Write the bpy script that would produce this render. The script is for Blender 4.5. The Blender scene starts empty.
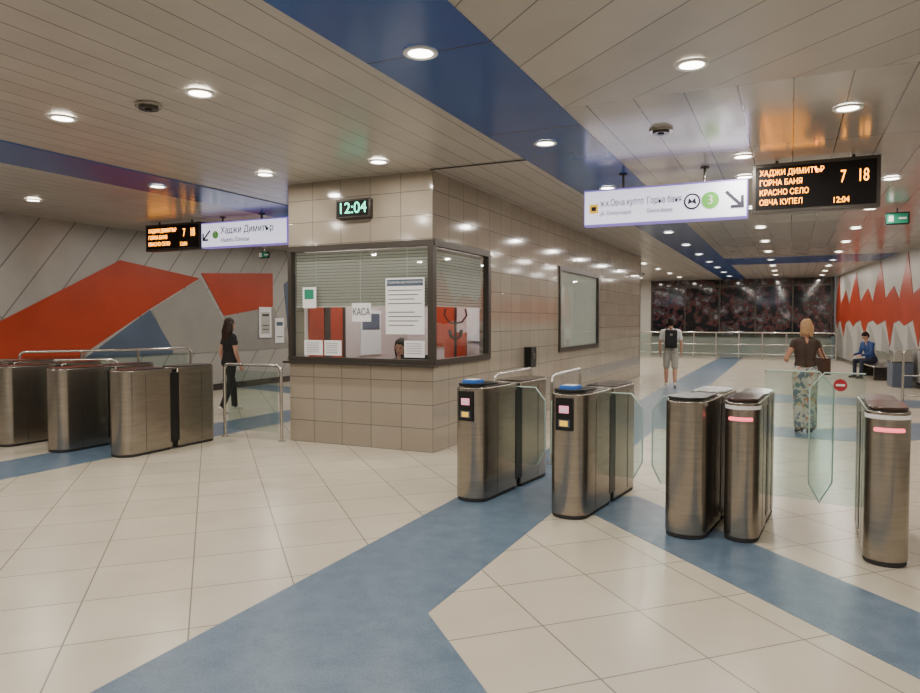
import bpy, bmesh, math, random
import numpy as np
from mathutils import Vector, Matrix
random.seed(3)
# ---------------------------------------------------------------- frames
CA, SA = 0.9056, 0.4241          # station frame: x=b (across), y=a (along hall)
RZ = -math.atan2(SA, CA)
H = 3.48                          # ceiling height
def W(b, a): return (CA*b + SA*a, -SA*b + CA*a)
def BA(X, Y): return (CA*X - SA*Y, SA*X + CA*Y)

# ---------------------------------------------------------------- materials
def newmat(name):
    m = bpy.data.materials.new(name); m.use_nodes = True
    nt = m.node_tree
    return m, nt, nt.nodes['Principled BSDF']
def mat(name, col, rough=0.5, metal=0.0, emis=None, es=0.0, vary=0.0, vscale=6, spec=0.5, stretch=None):
    m, nt, p = newmat(name)
    p.inputs['Base Color'].default_value = (*col, 1)
    p.inputs['Roughness'].default_value = rough
    p.inputs['Metallic'].default_value = metal
    p.inputs['Specular IOR Level'].default_value = spec
    if emis:
        p.inputs['Emission Color'].default_value = (*emis, 1)
        p.inputs['Emission Strength'].default_value = es
    if vary > 0:
        tc = nt.nodes.new('ShaderNodeTexCoord'); mp = nt.nodes.new('ShaderNodeMapping')
        if stretch: mp.inputs['Scale'].default_value = stretch
        n = nt.nodes.new('ShaderNodeTexNoise'); n.inputs['Scale'].default_value = vscale
        n.inputs['Detail'].default_value = 5
        r = nt.nodes.new('ShaderNodeValToRGB')
        r.color_ramp.elements[0].position = 0.3; r.color_ramp.elements[1].position = 0.7
        r.color_ramp.elements[0].color = (*[c*(1-vary) for c in col], 1)
        r.color_ramp.elements[1].color = (*[min(1, c*(1+vary)) for c in col], 1)
        nt.links.new(tc.outputs['Object'], mp.inputs['Vector'])
        nt.links.new(mp.outputs[0], n.inputs['Vector'])
        nt.links.new(n.outputs['Fac'], r.inputs['Fac'])
        nt.links.new(r.outputs['Color'], p.inputs['Base Color'])
    return m
def panel_mat(name, c1, c2, mortar, bw, bh, msize, rot=0, axes='xy', rough=0.4, off=0.0, shift=(0,0), bump=0.15, spec=0.5, metal=0.0):
    m, nt, p = newmat(name)
    L = nt.links.new
    tc = nt.nodes.new('ShaderNodeTexCoord'); sp = nt.nodes.new('ShaderNodeSeparateXYZ'); cb = nt.nodes.new('ShaderNodeCombineXYZ')
    L(tc.outputs['Object'], sp.inputs[0])
    if axes == 'xy': L(sp.outputs[0], cb.inputs[0]); L(sp.outputs[1], cb.inputs[1])
    elif axes == 'yz': L(sp.outputs[1], cb.inputs[0]); L(sp.outputs[2], cb.inputs[1])
    elif axes == 'xz': L(sp.outputs[0], cb.inputs[0]); L(sp.outputs[2], cb.inputs[1])
    elif axes == 'sz':
        ad = nt.nodes.new('ShaderNodeMath'); ad.operation = 'ADD'
        L(sp.outputs[0], ad.inputs[0]); L(sp.outputs[1], ad.inputs[1]); L(ad.outputs[0], cb.inputs[0]); L(sp.outputs[2], cb.inputs[1])
    mp = nt.nodes.new('ShaderNodeMapping'); mp.inputs['Rotation'].default_value = (0, 0, rot)
    mp.inputs['Location'].default_value = (shift[0], shift[1], 0)
    L(cb.outputs[0], mp.inputs['Vector'])
    b = nt.nodes.new('ShaderNodeTexBrick'); b.offset = off; b.squash = 1
    b.inputs['Scale'].default_value = 1; b.inputs['Brick Width'].default_value = bw; b.inputs['Row Height'].default_value = bh
    b.inputs['Mortar Size'].default_value = msize; b.inputs['Mortar Smooth'].default_value = 0.1
    b.inputs['Color1'].default_value = (*c1, 1); b.inputs['Color2'].default_value = (*c2, 1); b.inputs['Mortar'].default_value = (*mortar, 1)
    L(mp.outputs[0], b.inputs['Vector'])
    n = nt.nodes.new('ShaderNodeTexNoise'); n.inputs['Scale'].default_value = 2.2; n.inputs['Detail'].default_value = 6
    L(tc.outputs['Object'], n.inputs['Vector'])
    mx = nt.nodes.new('ShaderNodeMixRGB'); mx.blend_type = 'MULTIPLY'; mx.inputs['Fac'].default_value = 0.22
    L(b.outputs['Color'], mx.inputs['Color1']); L(n.outputs['Fac'], mx.inputs['Color2'])
    L(mx.outputs[0], p.inputs['Base Color'])
    p.inputs['Roughness'].default_value = rough
    p.inputs['Specular IOR Level'].default_value = spec
    p.inputs['Metallic'].default_value = metal
    bp = nt.nodes.new('ShaderNodeBump'); bp.inputs['Strength'].default_value = bump; bp.inputs['Distance'].default_value = 0.01; bp.invert = True
    L(b.outputs['Fac'], bp.inputs['Height']); L(bp.outputs[0], p.inputs['Normal'])
    return m
def speckle(name, ca, cb_, scale=90, rough=0.4, mid=None, scale2=7, p0=.38, p1=.62):
    m, nt, p = newmat(name); L = nt.links.new
    tc = nt.nodes.new('ShaderNodeTexCoord')
    n = nt.nodes.new('ShaderNodeTexNoise'); n.inputs['Scale'].default_value = scale; n.inputs['Detail'].default_value = 4
    n2 = nt.nodes.new('ShaderNodeTexNoise'); n2.inputs['Scale'].default_value = scale2; n2.inputs['Detail'].default_value = 6
    ad = nt.nodes.new('ShaderNodeMixRGB'); ad.inputs['Fac'].default_value = 0.45
    L(tc.outputs['Object'], n.inputs['Vector']); L(tc.outputs['Object'], n2.inputs['Vector'])
    L(n.outputs['Fac'], ad.inputs['Color1']); L(n2.outputs['Fac'], ad.inputs['Color2'])
    r = nt.nodes.new('ShaderNodeValToRGB'); r.color_ramp.elements[0].position = p0; r.color_ramp.elements[1].position = p1
    r.color_ramp.elements[0].color = (*ca, 1); r.color_ramp.elements[1].color = (*cb_, 1)
    if mid:
        for po,c in mid: e=r.color_ramp.elements.new(po); e.color=(*c,1)
    L(ad.outputs[0], r.inputs['Fac']); L(r.outputs[0], p.inputs['Base Color'])
    p.inputs['Roughness'].default_value = rough
    return m
def glassmat(name, tint=(0.93, 0.96, 0.95), refl=0.12):
    m = bpy.data.materials.new(name); m.use_nodes = True; nt = m.node_tree; nt.nodes.clear(); L = nt.links.new
    o = nt.nodes.new('ShaderNodeOutputMaterial'); mx = nt.nodes.new('ShaderNodeMixShader')
    t = nt.nodes.new('ShaderNodeBsdfTransparent'); t.inputs[0].default_value = (*tint, 1)
    g = nt.nodes.new('ShaderNodeBsdfGlossy'); g.inputs['Roughness'].default_value = 0.02
    lw = nt.nodes.new('ShaderNodeLayerWeight'); lw.inputs['Blend'].default_value = 0.12
    ad = nt.nodes.new('ShaderNodeMath'); ad.operation = 'MULTIPLY_ADD'; ad.inputs[1].default_value = 0.5; ad.inputs[2].default_value = refl*0.4
    L(lw.outputs['Facing'], ad.inputs[0]); L(ad.outputs[0], mx.inputs[0])
    L(t.outputs[0], mx.inputs[1]); L(g.outputs[0], mx.inputs[2]); L(mx.outputs[0], o.inputs[0])
    return m

M = {}
M['floor'] = panel_mat('floor_tile', (.60,.54,.435), (.555,.50,.40), (.22,.20,.165), .6, .6, .0045, rot=math.radians(-19.5), rough=.25, shift=(.13,.22), bump=.1)
M['fblue'] = speckle('floor_blue_stone', (.068,.112,.170), (.120,.180,.25), rough=.34)
M['ceilL'] = panel_mat('ceiling_slats', (.50,.465,.435), (.46,.43,.40), (.16,.148,.135), 7.6, .26, .005, rot=-math.pi/2, axes='xy', rough=.26, off=0)
M['ceilR'] = panel_mat('ceiling_grid', (.50,.465,.435), (.44,.41,.385), (.15,.14,.13), 2.16, .40, .006, rot=-math.pi/2, axes='xy', rough=.17, off=0, shift=(-1.62,0), spec=1.0)
M['ceilD'] = panel_mat('ceiling_diag', (.53,.495,.46), (.47,.44,.41), (.15,.14,.13), 9, .40, .006, rot=math.radians(-138), axes='xy', rough=.28, off=0)
M['cblue'] = panel_mat('ceiling_blue', (.020,.095,.36), (.017,.086,.32), (.01,.03,.10), 2.16, 2.0, .008, rot=-math.pi/2, axes='xy', rough=.2, off=0, shift=(0,.3))
M['btile'] = panel_mat('booth_tile', (.35,.30,.24), (.315,.27,.215), (.15,.135,.115), .45, .295, .005, axes='sz', rough=.10, off=0, shift=(0,.0), bump=.2)
M['wall'] = panel_mat('wall_panel', (.42,.40,.375), (.385,.37,.35), (.17,.16,.15), 6, .55, .012, rot=math.radians(-52), axes='yz', rough=.4)
M['wall2'] = mat('wall_paint', (.50,.47,.43), .5, vary=.06, vscale=1.5)
M['red'] = mat('mural_red', (.38,.042,.014), .35, vary=.1, vscale=1.5)
M['mblue'] = mat('mural_blue', (.075,.105,.165), .4, vary=.1, vscale=1.5)
M['mgrey'] = mat('mural_grey', (.27,.258,.24), .4, vary=.08, vscale=1.5)
M['mlgrey'] = mat('mural_light_grey', (.30,.29,.275), .4, vary=.06, vscale=1.5)
M['mwhite'] = mat('mural_white', (.45,.43,.40), .4, vary=.05, vscale=1.5)
M['pinkwall'] = mat('booth_inner_wall', (.62,.52,.52), .6)
M['steel'] = mat('brushed_steel', (.34,.305,.262), .25, .95, vary=.12, vscale=3, stretch=(1,1,14))
M['steelb'] = mat('bright_steel', (.55,.53,.49), .22, .95)
M['steeld'] = mat('dark_steel', (.10,.09,.085), .2, .8)
M['black'] = mat('black_plastic', (.010,.010,.011), .3, spec=.3)
M['blackm'] = mat('black_matte', (.016,.016,.018), .7)
M['boardk'] = mat('board_black', (.006,.005,.005), .6, spec=.2)
M['frame'] = mat('window_frame', (.055,.047,.04), .35, .4)
M['glass'] = glassmat('clear_glass')
M['gateg'] = glassmat('gate_glass', (.86,.93,.91), .10)
M['gedge'] = mat('glass_edge', (.45,.60,.55), .15)
M['white'] = mat('white_paint', (.75,.75,.74), .5)
M['paper'] = mat('paper', (.80,.80,.82), .7)
M['blind'] = mat('blind', (.66,.64,.60), .5)
M['blindshade'] = mat('blind_gap_shade', (.22,.21,.20), .7)  # shade between the slats, put into a darker colour
M['lamp'] = mat('lamp_glow', (1,.95,.85), .5, emis=(1,.93,.80), es=14)
M['sign'] = mat('sign_face', (.80,.80,.92), .4, emis=(.80,.80,1.0), es=1.1)
M['signedge'] = mat('sign_edge', (.22,.17,.45), .4, emis=(.30,.20,.80), es=.6)
M['led'] = mat('led_orange', (1,.3,.02), .5, emis=(1,.34,.01), es=8)
M['ledg'] = mat('led_green', (.1,1,.7), .5, emis=(.10,1,.60), es=3)
M['sblack'] = mat('sign_ink', (.02,.02,.04), .6)
M['yellow'] = mat('sign_yellow', (.85,.5,.02), .5, emis=(1,.6,.05), es=.6)
M['green'] = mat('sign_green', (.12,.42,.07), .5, emis=(.20,.60,.12), es=.25)
M['exitg'] = mat('exit_green', (.015,.20,.12), .5, emis=(.02,.5,.28), es=.06)
M['pink'] = mat('screen_pink', (.8,.3,.4), .4, emis=(1,.35,.5), es=.7)
M['redled'] = mat('red_led', (.7,.05,.08), .4, emis=(1,.16,.20), es=2.0)
M['blue'] = mat('reader_blue', (.03,.15,.55), .35)
M['redsign'] = mat('prohibition_red', (.38,.012,.02), .5)
M['redcap'] = mat('cap_dark', (.045,.022,.018), .15)
M['bingrey'] = mat('bin_blue_grey', (.09,.11,.16), .4)
M['dglass'] = speckle('dark_window', (.006,.007,.010), (.26,.22,.22), scale=1.3, rough=.07, scale2=5, p0=.40, p1=.68, mid=[(.48,(.010,.013,.018)),(.52,(.12,.035,.04)),(.55,(.02,.035,.03)),(.60,(.13,.11,.14))])  # coloured blotches paint the interior's reflections into the glass
M['wood'] = mat('desk_laminate', (.35,.25,.16), .45)
M['skin'] = mat('skin', (.50,.27,.19), .55)
M['skint'] = mat('skin_tan', (.40,.20,.13), .55)
M['lip'] = mat('lips', (.40,.13,.11), .5)
M['eye'] = mat('eye', (.05,.04,.04), .2)
M['hdark'] = mat('hair_dark', (.014,.010,.008), .6, vary=.5, vscale=40, stretch=(4,4,1), spec=.2)
M['hblond'] = mat('hair_blonde', (.34,.20,.10), .6, vary=.3, vscale=60, stretch=(5,5,.6), spec=.3)
M['hbrown'] = mat('hair_brown', (.03,.017,.012), .5, vary=.4, vscale=40, stretch=(4,4,1), spec=.3)
M['tblack'] = mat('cloth_black', (.012,.012,.014), .8)
M['twhite'] = mat('cloth_white', (.66,.66,.64), .8)
M['tbrown'] = mat('cloth_brown', (.040,.022,.015), .8)
M['tkhaki'] = mat('cloth_grey', (.36,.35,.32), .8)
M['tblue'] = mat('cloth_blue', (.025,.06,.19), .8)
M['tjean'] = mat('cloth_navy', (.02,.025,.05), .8)
M['shoe'] = mat('shoe_dark', (.02,.018,.018), .5)
M['shoew'] = mat('shoe_white', (.65,.64,.62), .5)
M['leather'] = mat('leather_brown', (.045,.018,.010), .4)
mf, nt, p = newmat('cloth_floral')
tc = nt.nodes.new('ShaderNodeTexCoord'); vo = nt.nodes.new('ShaderNodeTexVoronoi'); vo.inputs['Scale'].default_value = 24
nz = nt.nodes.new('ShaderNodeTexNoise'); nz.inputs['Scale'].default_value = 14
mxv = nt.nodes.new('ShaderNodeMixRGB'); mxv.inputs['Fac'].default_value = .12
nt.links.new(tc.outputs['Object'], nz.inputs['Vector']); nt.links.new(tc.outputs['Object'], mxv.inputs['Color1']); nt.links.new(nz.outputs['Color'], mxv.inputs['Color2'])
cr = nt.nodes.new('ShaderNodeValToRGB'); cr.color_ramp.interpolation = 'CONSTANT'
cols = [(0,(.44,.43,.37)), (.40,(.09,.17,.16)), (.50,(.48,.46,.40)), (.68,(.36,.16,.10)), (.76,(.42,.32,.18)), (.85,(.12,.16,.22))]
cr.color_ramp.elements[0].color = (*cols[0][1],1); cr.color_ramp.elements[1].position = cols[1][0]; cr.color_ramp.elements[1].color = (*cols[1][1],1)
for po, c in cols[2:]:
    e = cr.color_ramp.elements.new(po); e.color = (*c, 1)
sx = nt.nodes.new('ShaderNodeSeparateXYZ')
nt.links.new(mxv.outputs[0], vo.inputs['Vector']); nt.links.new(vo.outputs['Color'], sx.inputs[0]); nt.links.new(sx.outputs[0], cr.inputs['Fac'])
nt.links.new(cr.outputs[0], p.inputs['Base Color']); p.inputs['Roughness'].default_value = .8
M['floral'] = mf

# ---------------------------------------------------------------- mesh builder
class MB:
    def __init__(s): s.v=[]; s.f=[]; s.fm=[]; s.mats=[]
    def mi(s, m):
        m = M[m] if isinstance(m, str) else m
        if m not in s.mats: s.mats.append(m)
        return s.mats.index(m)
    def add(s, vs, fs, m):
        o = len(s.v); k = s.mi(m); s.v += [tuple(x) for x in vs]
        for f in fs: s.f.append([i+o for i in f]); s.fm.append(k)
        return s
    def box(s, x0,x1,y0,y1,z0,z1,m):
        vs=[(x0,y0,z0),(x1,y0,z0),(x1,y1,z0),(x0,y1,z0),(x0,y0,z1),(x1,y0,z1),(x1,y1,z1),(x0,y1,z1)]
        return s.add(vs,[(0,3,2,1),(4,5,6,7),(0,1,5,4),(1,2,6,5),(2,3,7,6),(3,0,4,7)],m)
    def prism(s, pts, z0, z1, m):
        n=len(pts); vs=[(p[0],p[1],z0) for p in pts]+[(p[0],p[1],z1) for p in pts]
        fs=[tuple(range(n))[::-1], tuple(range(n,2*n))]+[(i,(i+1)%n,n+(i+1)%n,n+i) for i in range(n)]
        return s.add(vs,fs,m)
    def slab(s, pts, d, m):
        n=len(pts); vs=[tuple(p) for p in pts]+[(p[0]+d[0],p[1]+d[1],p[2]+d[2]) for p in pts]
        fs=[tuple(range(n))[::-1], tuple(range(n,2*n))]+[(i,(i+1)%n,n+(i+1)%n,n+i) for i in range(n)]
        return s.add(vs,fs,m)
    def tube(s, path, r, m, seg=10, closed=False):
        P=[Vector(p) for p in path]; n=len(P); vs=[]; fs=[]
        up=Vector((0,0,1)); prev=None
        for i,p_ in enumerate(P):
            t=(P[min(i+1,n-1)]-P[max(i-1,0)]).normalized()
            if prev is None:
                a=up if abs(t.z)<.9 else Vector((1,0,0)); u=t.cross(a).normalized()
            else:
                u=(prev-t*prev.dot(t)).normalized()
            prev=u; w=t.cross(u)
            rr = r[i] if isinstance(r,(list,tuple)) else r
            for k in range(seg):
                an=2*math.pi*k/seg; vs.append(p_+(u*math.cos(an)+w*math.sin(an))*rr)
        for i in range(n-1):
            for k in range(seg):
                fs.append((i*seg+k,i*seg+(k+1)%seg,(i+1)*seg+(k+1)%seg,(i+1)*seg+k))
        fs.append(tuple(range(seg))[::-1]); fs.append(tuple(range((n-1)*seg,n*seg)))
        return s.add(vs,fs,m)
    def disc(s, c, r, th, ax, m, seg=24):
        d=Vector(ax).normalized(); c=Vector(c)
        return s.tube([c, c+d*th], r, m, seg)
    def ball(s, c, r, m, seg=12):
        rx,ry,rz = r if isinstance(r,(tuple,list)) else (r,r,r)
        vs=[];fs=[];n=seg//2
        for i in range(n+1):
            ph=math.pi*i/n
            for k in range(seg):
                th=2*math.pi*k/seg; vs.append((c[0]+rx*math.sin(ph)*math.cos(th),c[1]+ry*math.sin(ph)*math.sin(th),c[2]+rz*math.cos(ph)))
        for i in range(n):
            for k in range(seg): fs.append((i*seg+k,i*seg+(k+1)%seg,(i+1)*seg+(k+1)%seg,(i+1)*seg+k))
        return s.add(vs,fs,m)
    def build(s, name, loc=(0,0,0), rz=0, parent=None, bevel=0, smooth=True, rot=None, bseg=2):
        me=bpy.data.meshes.new(name); me.from_pydata(s.v,[],s.f)
        for m in s.mats: me.materials.append(m)
        for i,p_ in enumerate(me.polygons): p_.material_index=s.fm[i]
        bm=bmesh.new(); bm.from_mesh(me); bmesh.ops.remove_doubles(bm,verts=bm.verts,dist=1e-6); bmesh.ops.recalc_face_normals(bm,faces=bm.faces); bm.to_mesh(me); bm.free()
        if smooth:
            for p_ in me.polygons: p_.use_smooth=True
            me.set_sharp_from_angle(angle=math.radians(32))
        o=bpy.data.objects.new(name,me); bpy.context.scene.collection.objects.link(o)
        o.location=loc; o.rotation_euler=rot if rot else (0,0,rz)
        if parent: o.parent=parent
        if bevel:
            b=o.modifiers.new('bev','BEVEL'); b.width=bevel; b.segments=bseg; b.limit_method='ANGLE'; b.angle_limit=math.radians(40)
        return o
def empty(name, loc=(0,0,0), rz=0):
    e=bpy.data.objects.new(name,None); e.location=loc; e.rotation_euler=(0,0,rz); e.empty_display_size=.2
    bpy.context.scene.collection.objects.link(e); return e
def text(name, body, size, loc, m, parent=None, rot=(math.pi/2,0,0), align='LEFT', sx=1.0):
    c=bpy.data.curves.new(name,'FONT'); c.body=body; c.size=size; c.align_x=align; c.align_y='CENTER'; c.extrude=.001
    c.materials.append(M[m]); o=bpy.data.objects.new(name,c); bpy.context.scene.collection.objects.link(o)
    o.location=loc; o.rotation_euler=rot; o.scale=(sx,1,1)
    if parent: o.parent=parent
    return o
S0=lambda mb,name,**k: mb.build(name,rz=RZ,**k)

# ---------------------------------------------------------------- shell
def rx(Y): return 7+(Y-6.1)*.3755
P_fl=W(-12.2,33.9); P_fr=(15.98,30.0); P_nr=(rx(-5),-5.0); P_nl=(W(-12.2,-11.23)[0],-5.0)
room=[P_nl,P_nr,P_fr,P_fl]; roomS=[BA(*p_) for p_ in room]
floor=MB().prism(room,-.1,0,'floor').build('floor',smooth=False)
ceiling=S0(MB().prism(roomS,H,H+.1,'ceilL'),'ceiling',smooth=False)
def ci(name,pts,m,z0,z1): o=MB().prism(pts,z0,z1,m).build(name,smooth=False); o.parent=ceiling; return o
def clipb(a):
    (b0,a0),(b1,a1)=BA(*P_nr),BA(*P_fr); return b0+(a-a0)*(b1-b0)/(a1-a0)
ci('grid_field',[(-1.8,5.94),(clipb(5.94),5.94),(clipb(22.5),22.5),(-1.8,22.5)],'ceilR',H-.006,H)
ci('diagonal_field',[(-1.8,-3.0),(clipb(-3.0),-3.0),(clipb(5.94),5.94),(-1.8,5.94)],'ceilD',H-.006,H)
ci('blue_stripe_main',[(-2.75,-6),(-1.8,-6),(-1.8,33.8),(-2.75,33.8)],'cblue',H-.010,H)
ci('blue_stripe_side',[(-8.3,-8),(-7.3,-8),(-7.3,33.8),(-8.3,33.8)],'cblue',H-.010,H)
ci('blue_stripe_cross',[(-2.75,22.5),(clipb(22.5),22.5),(clipb(25),25),(-2.75,25)],'cblue',H-.012,H)
ci('cross_joint',[(-3.98,7.64),(-2.75,7.64),(-2.75,7.67),(-3.98,7.67)],'steeld',H-.012,H)
def fi(name,pts,z=.002,world=False):
    o=MB().prism(pts,-.001,z,'fblue').build(name,smooth=False,rz=0 if world else RZ)
    o.parent=floor; return o
fi('blue_stripe_main',[(-2.78,-6),(-1.82,-6),(-1.82,33.8),(-2.78,33.8)],.0020)
fi('blue_stripe_side',[(-8.3,-8),(-7.35,-8),(-7.35,33.8),(-8.3,33.8)],.0020)
Q=Vector((.335,-.942)).normalized(); QN=Vector((-Q.y,Q.x))
def band(name,p0,l0,l1,w0,w1,z):
    p0=Vector(p0); pts=[p0+Q*l0+QN*w0,p0+Q*l1+QN*w0,p0+Q*l1+QN*w1,p0+Q*l0+QN*w1]
    fi(name,[tuple(q) for q in pts],z,True)
band('blue_band_gate',(1.143,5.90),-.45,7,0,.70,.0026)
band('blue_band_front',(-.187,3.92),0,6,-.95,0,.0030)
fi('blue_band_hall',[(-1.9,15.5),(clipb(15.5),15.5),(clipb(17),17),(-1.9,17)],.0024)
fi('blue_band_mid',[(-1.9,10.9),(1.2,10.9),(2.6,12.6),(2.6,14.0),(.6,11.9),(-1.9,11.9)],.0032)
fi('blue_band_left',[(-12.1,13.2),(-7.3,11.9),(-7.3,12.9),(-12.1,14.2)],.0028)
S0(MB().box(-12.35,-12.2,-11.2,34,0,H,'wall'),'wall_left',smooth=False)
def wallseg(name,p0,p1,m,z0=0,z1=H,th=.15):
    p0=Vector(p0);p1=Vector(p1); L=(p1-p0).length; an=math.atan2(p1.y-p0.y,p1.x-p0.x)
    return MB().box(0,L,-th,0,z0,z1,m).build(name,loc=(p0.x,p0.y,0),rz=an,smooth=False),L,an
wallseg('wall_back',P_nl,P_nr,'wall2')
wr,LR,anR=wallseg('wall_right',P_nr,P_fr,'mwhite')
S0(MB().box(-12.2,-5.9,33.9,34.05,0,H,'wall2').box(-5.9,1.6,33.9,34.05,0,.95,'mgrey'),'wall_far',smooth=False)
mb=MB().box(-5.9,clipb(33.9)-.05,33.92,33.97,.95,H,'dglass')
for i in range(6):
    b=-5.9+i*1.5
    mb.box(b-.03,b+.03,33.84,33.92,.95,H,'frame')
mb.box(-5.9,1.6,33.84,33.92,.9,1.0,'frame').box(-5.9,1.6,33.84,33.92,H-.35,H-.27,'frame')
S0(mb,'window_1',smooth=False)

mb=MB()
def mp(pts,m,t=.012): mb.slab([(-12.2,a,z) for a,z in pts],(t,0,0),m)
mp([(4.0,.9),(7.3,1.5),(9.95,2.85),(12.05,2.60),(10.6,1.85),(9.1,1.0),(9.1,.9)],'red')
mp([(9.1,.9),(10.66,1.86),(11.25,1.0),(11.25,.9)],'mblue',.016)
mp([(10.7,1.86),(12.1,2.58),(13.3,.9),(11.25,.9)],'mgrey',.014)
mp([(12.1,2.72),(14.55,2.86),(14.55,2.0),(12.8,1.75)],'red',.014)
mp([(13.3,.9),(12.82,1.72),(14.6,1.98),(15.2,.9)],'mgrey',.012)
mp([(15.3,.2),(15.0,2.6),(16.5,3.4),(18,.2)],'mblue',.012)
mp([(-11,.15),(16.5,.15),(16.5,0),(-11,0)],'steeld',.03)
S0(mb,'wall_mural',smooth=False)
S0(MB().box(-12.18,-12.16,14.0,14.45,1.2,1.98,'paper').box(-12.159,-12.157,14.06,14.39,1.3,1.85,'mwhite').box(-12.157,-12.155,14.1,14.35,1.75,1.8,'sblack').box(-12.157,-12.155,14.1,14.35,1.5,1.52,'sblack').box(-12.157,-12.155,14.1,14.35,1.4,1.42,'sblack'),'wall_poster',smooth=False)
S0(MB().box(-12.18,-12.16,14.6,14.95,1.05,1.7,'paper').box(-12.159,-12.157,14.65,14.9,1.5,1.6,'mblue').box(-12.159,-12.157,14.65,14.9,1.2,1.22,'sblack'),'wall_poster',smooth=False)
mb=MB()
def mr(pts,m,t=.012): mb.slab([(x,0,z) for x,z in pts],(0,t,0),m)
def sY(Y): return (Y+5)/math.sin(anR)
Yz=[14.5,16.2,17.6,19.0,20.6,22.4,24.4,26.6,28.6,29.8]
tip=[3.0,2.5,3.40,2.6,3.42,2.7,3.35,2.8,3.45]; bot=[1.3,1.0,1.5,.9,1.5,1.1,1.4,1.0,1.3]
for i in range(9):
    x0,x1=sY(Yz[i]),sY(Yz[i+1]); w_=x1-x0
    mr([(x0,2.20),(x0+w_*.42,tip[i]),(x1,2.30),(x1,1.65),(x0+w_*.62,bot[i]),(x0+w_*.4,1.55),(x0,1.65)],'red')
    mr([(x0+w_*.5,.14),(x0+w_*.7,.95),(x1+.5,1.5),(x1+w_*.3,.14)],'mlgrey',.008)
mr([(0,0),(LR,0),(LR,.14),(0,.14)],'steeld',.02)
mb.build('wall_mural',loc=(P_nr[0],P_nr[1],0),rz=anR,smooth=False)

# ---------------------------------------------------------------- booth
BX,BY=-3.985,7.72
bw=W(BX,BY); booth=empty('ticket_booth',(bw[0],bw[1],0),RZ)
D=13.3; wz0,wz1=1.10,2.62
mb=MB()
mb.box(-2.2,0,0,.14,0,wz0,'btile').box(-2.2,0,0,.14,wz1,H-.002,'btile')
mb.box(-.14,0,.14,D,0,wz0,'btile').box(-.14,0,.14,D,2.66,H-.002,'btile').box(-.14,0,.14,1.8,wz1,2.66,'btile')
mb.box(-.14,0,1.76,5.25,wz0,2.66,'btile').box(-.14,0,8.2,D,wz0,2.66,'btile')
mb.box(-2.2,-2.06,.14,D,0,H-.002,'btile').box(-2.2,0,D-.14,D,0,H-.002,'btile')
mb.build('tiled_walls',parent=booth,smooth=False)
mb=MB(); f=.055
def fr(x0,x1,y0,y1,z0,z1): mb.box(x0,x1,y0,y1,z0,z1,'frame')
fr(-2.2,.02,-.03,.06,wz0-.02,wz0+f); fr(-2.2,.02,-.03,.06,wz1-f,wz1+.02)
fr(-2.2,-2.2+f,-.028,.06,wz0,wz1); fr(-f,.022,-.032,.06,wz0,wz1)
fr(-.06,.03,.0,1.78,wz0-.02,wz0+f); fr(-.06,.03,.0,1.78,wz1-f,wz1+.02); fr(-.06,.028,1.78-f-.02,1.80,wz0,wz1)
fr(-.06,.03,5.2,8.25,1.04,1.12); fr(-.06,.03,5.2,8.25,2.60,2.68); fr(-.06,.03,5.2,5.28,1.1,2.62); fr(-.06,.03,8.17,8.25,1.1,2.62)
fr(-2.26,.06,-.08,.02,wz0-.035,wz0-.005)
mb.build('window_frames',parent=booth,smooth=False)
MB().box(-2.15,-.05,.015,.023,wz0+.05,wz1-.05,'glass').build('front_pane',parent=booth,smooth=False)
MB().box(-.02,-.012,.06,1.72,wz0+.05,wz1-.05,'glass').build('side_pane',parent=booth,smooth=False)
MB().box(-.03,-.012,5.28,8.17,1.12,2.60,'blind').box(-.012,-.006,5.28,8.17,1.12,2.60,'glass').build('rear_pane',parent=booth,smooth=False)
mb=MB()
z=wz1-.06
while z>1.84:
    mb.slab([(-2.13,.07,z),(-.08,.07,z),(-.08,.085,z-.030),(-2.13,.085,z-.030)],(0,0,-.0015),'blind')
    mb.slab([(-.075,.12,z),(-.075,1.68,z),(-.09,1.68,z-.030),(-.09,.12,z-.030)],(0,0,-.0015),'blind')
    z-=.040
mb.box(-2.13,-.08,.068,.10,z-.02,z,'blind').box(-.10,-.073,.12,1.68,z-.02,z,'blind')
mb.box(-2.13,-.11,.10,.102,z,wz1-.06,'blindshade').box(-.105,-.103,.12,1.68,z,wz1-.06,'blindshade')  # added dark sheets behind the slats stand in for shade in the gaps
for x in (-1.8,-1.1,-.4): mb.box(x,x+.006,.066,.069,z,wz1-.05,'white')
mb.build('venetian_blinds',parent=booth,smooth=False)
mb=MB()
mb.box(-2.06,-.14,3.0,3.08,0,H-.003,'pinkwall')
mb.box(-2.06,-2.05,.14,3.0,0,H-.003,'pinkwall')
mb.box(-2.05,-2.03,.22,.56,.8,2.3,'red').box(-2.05,-2.02,.56,.70,.02,2.3,'frame').box(-2.05,-2.03,.70,1.02,.8,2.3,'red').box(-2.05,-2.02,1.02,1.08,.02,2.3,'frame')
mb.box(-2.05,-2.03,1.5,2.1,1.1,1.8,'paper').box(-2.03,-2.025,1.55,2.05,1.5,1.75,'mblue')
mb.box(-.9,-.5,2.97,3.0,1.3,2.0,'paper').box(-1.5,-1.1,2.97,3.0,1.2,2.1,'red')
mb.box(-2.06,-.14,.14,3.0,.0,.02,'mgrey')
mb.build('interior_partition',parent=booth,smooth=False)
MB().box(-1.2,-.8,2.35,2.75,.42,.50,'red').box(-1.2,-.8,2.72,2.79,.5,1.45,'red').box(-1.17,-1.13,2.38,2.42,.02,.42,'frame').box(-.87,-.83,2.38,2.42,.02,.42,'frame').box(-1.17,-1.13,2.7,2.74,.02,.42,'frame').box(-.87,-.83,2.7,2.74,.02,.42,'frame').build('spare_chair',parent=booth,bevel=.02)
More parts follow.
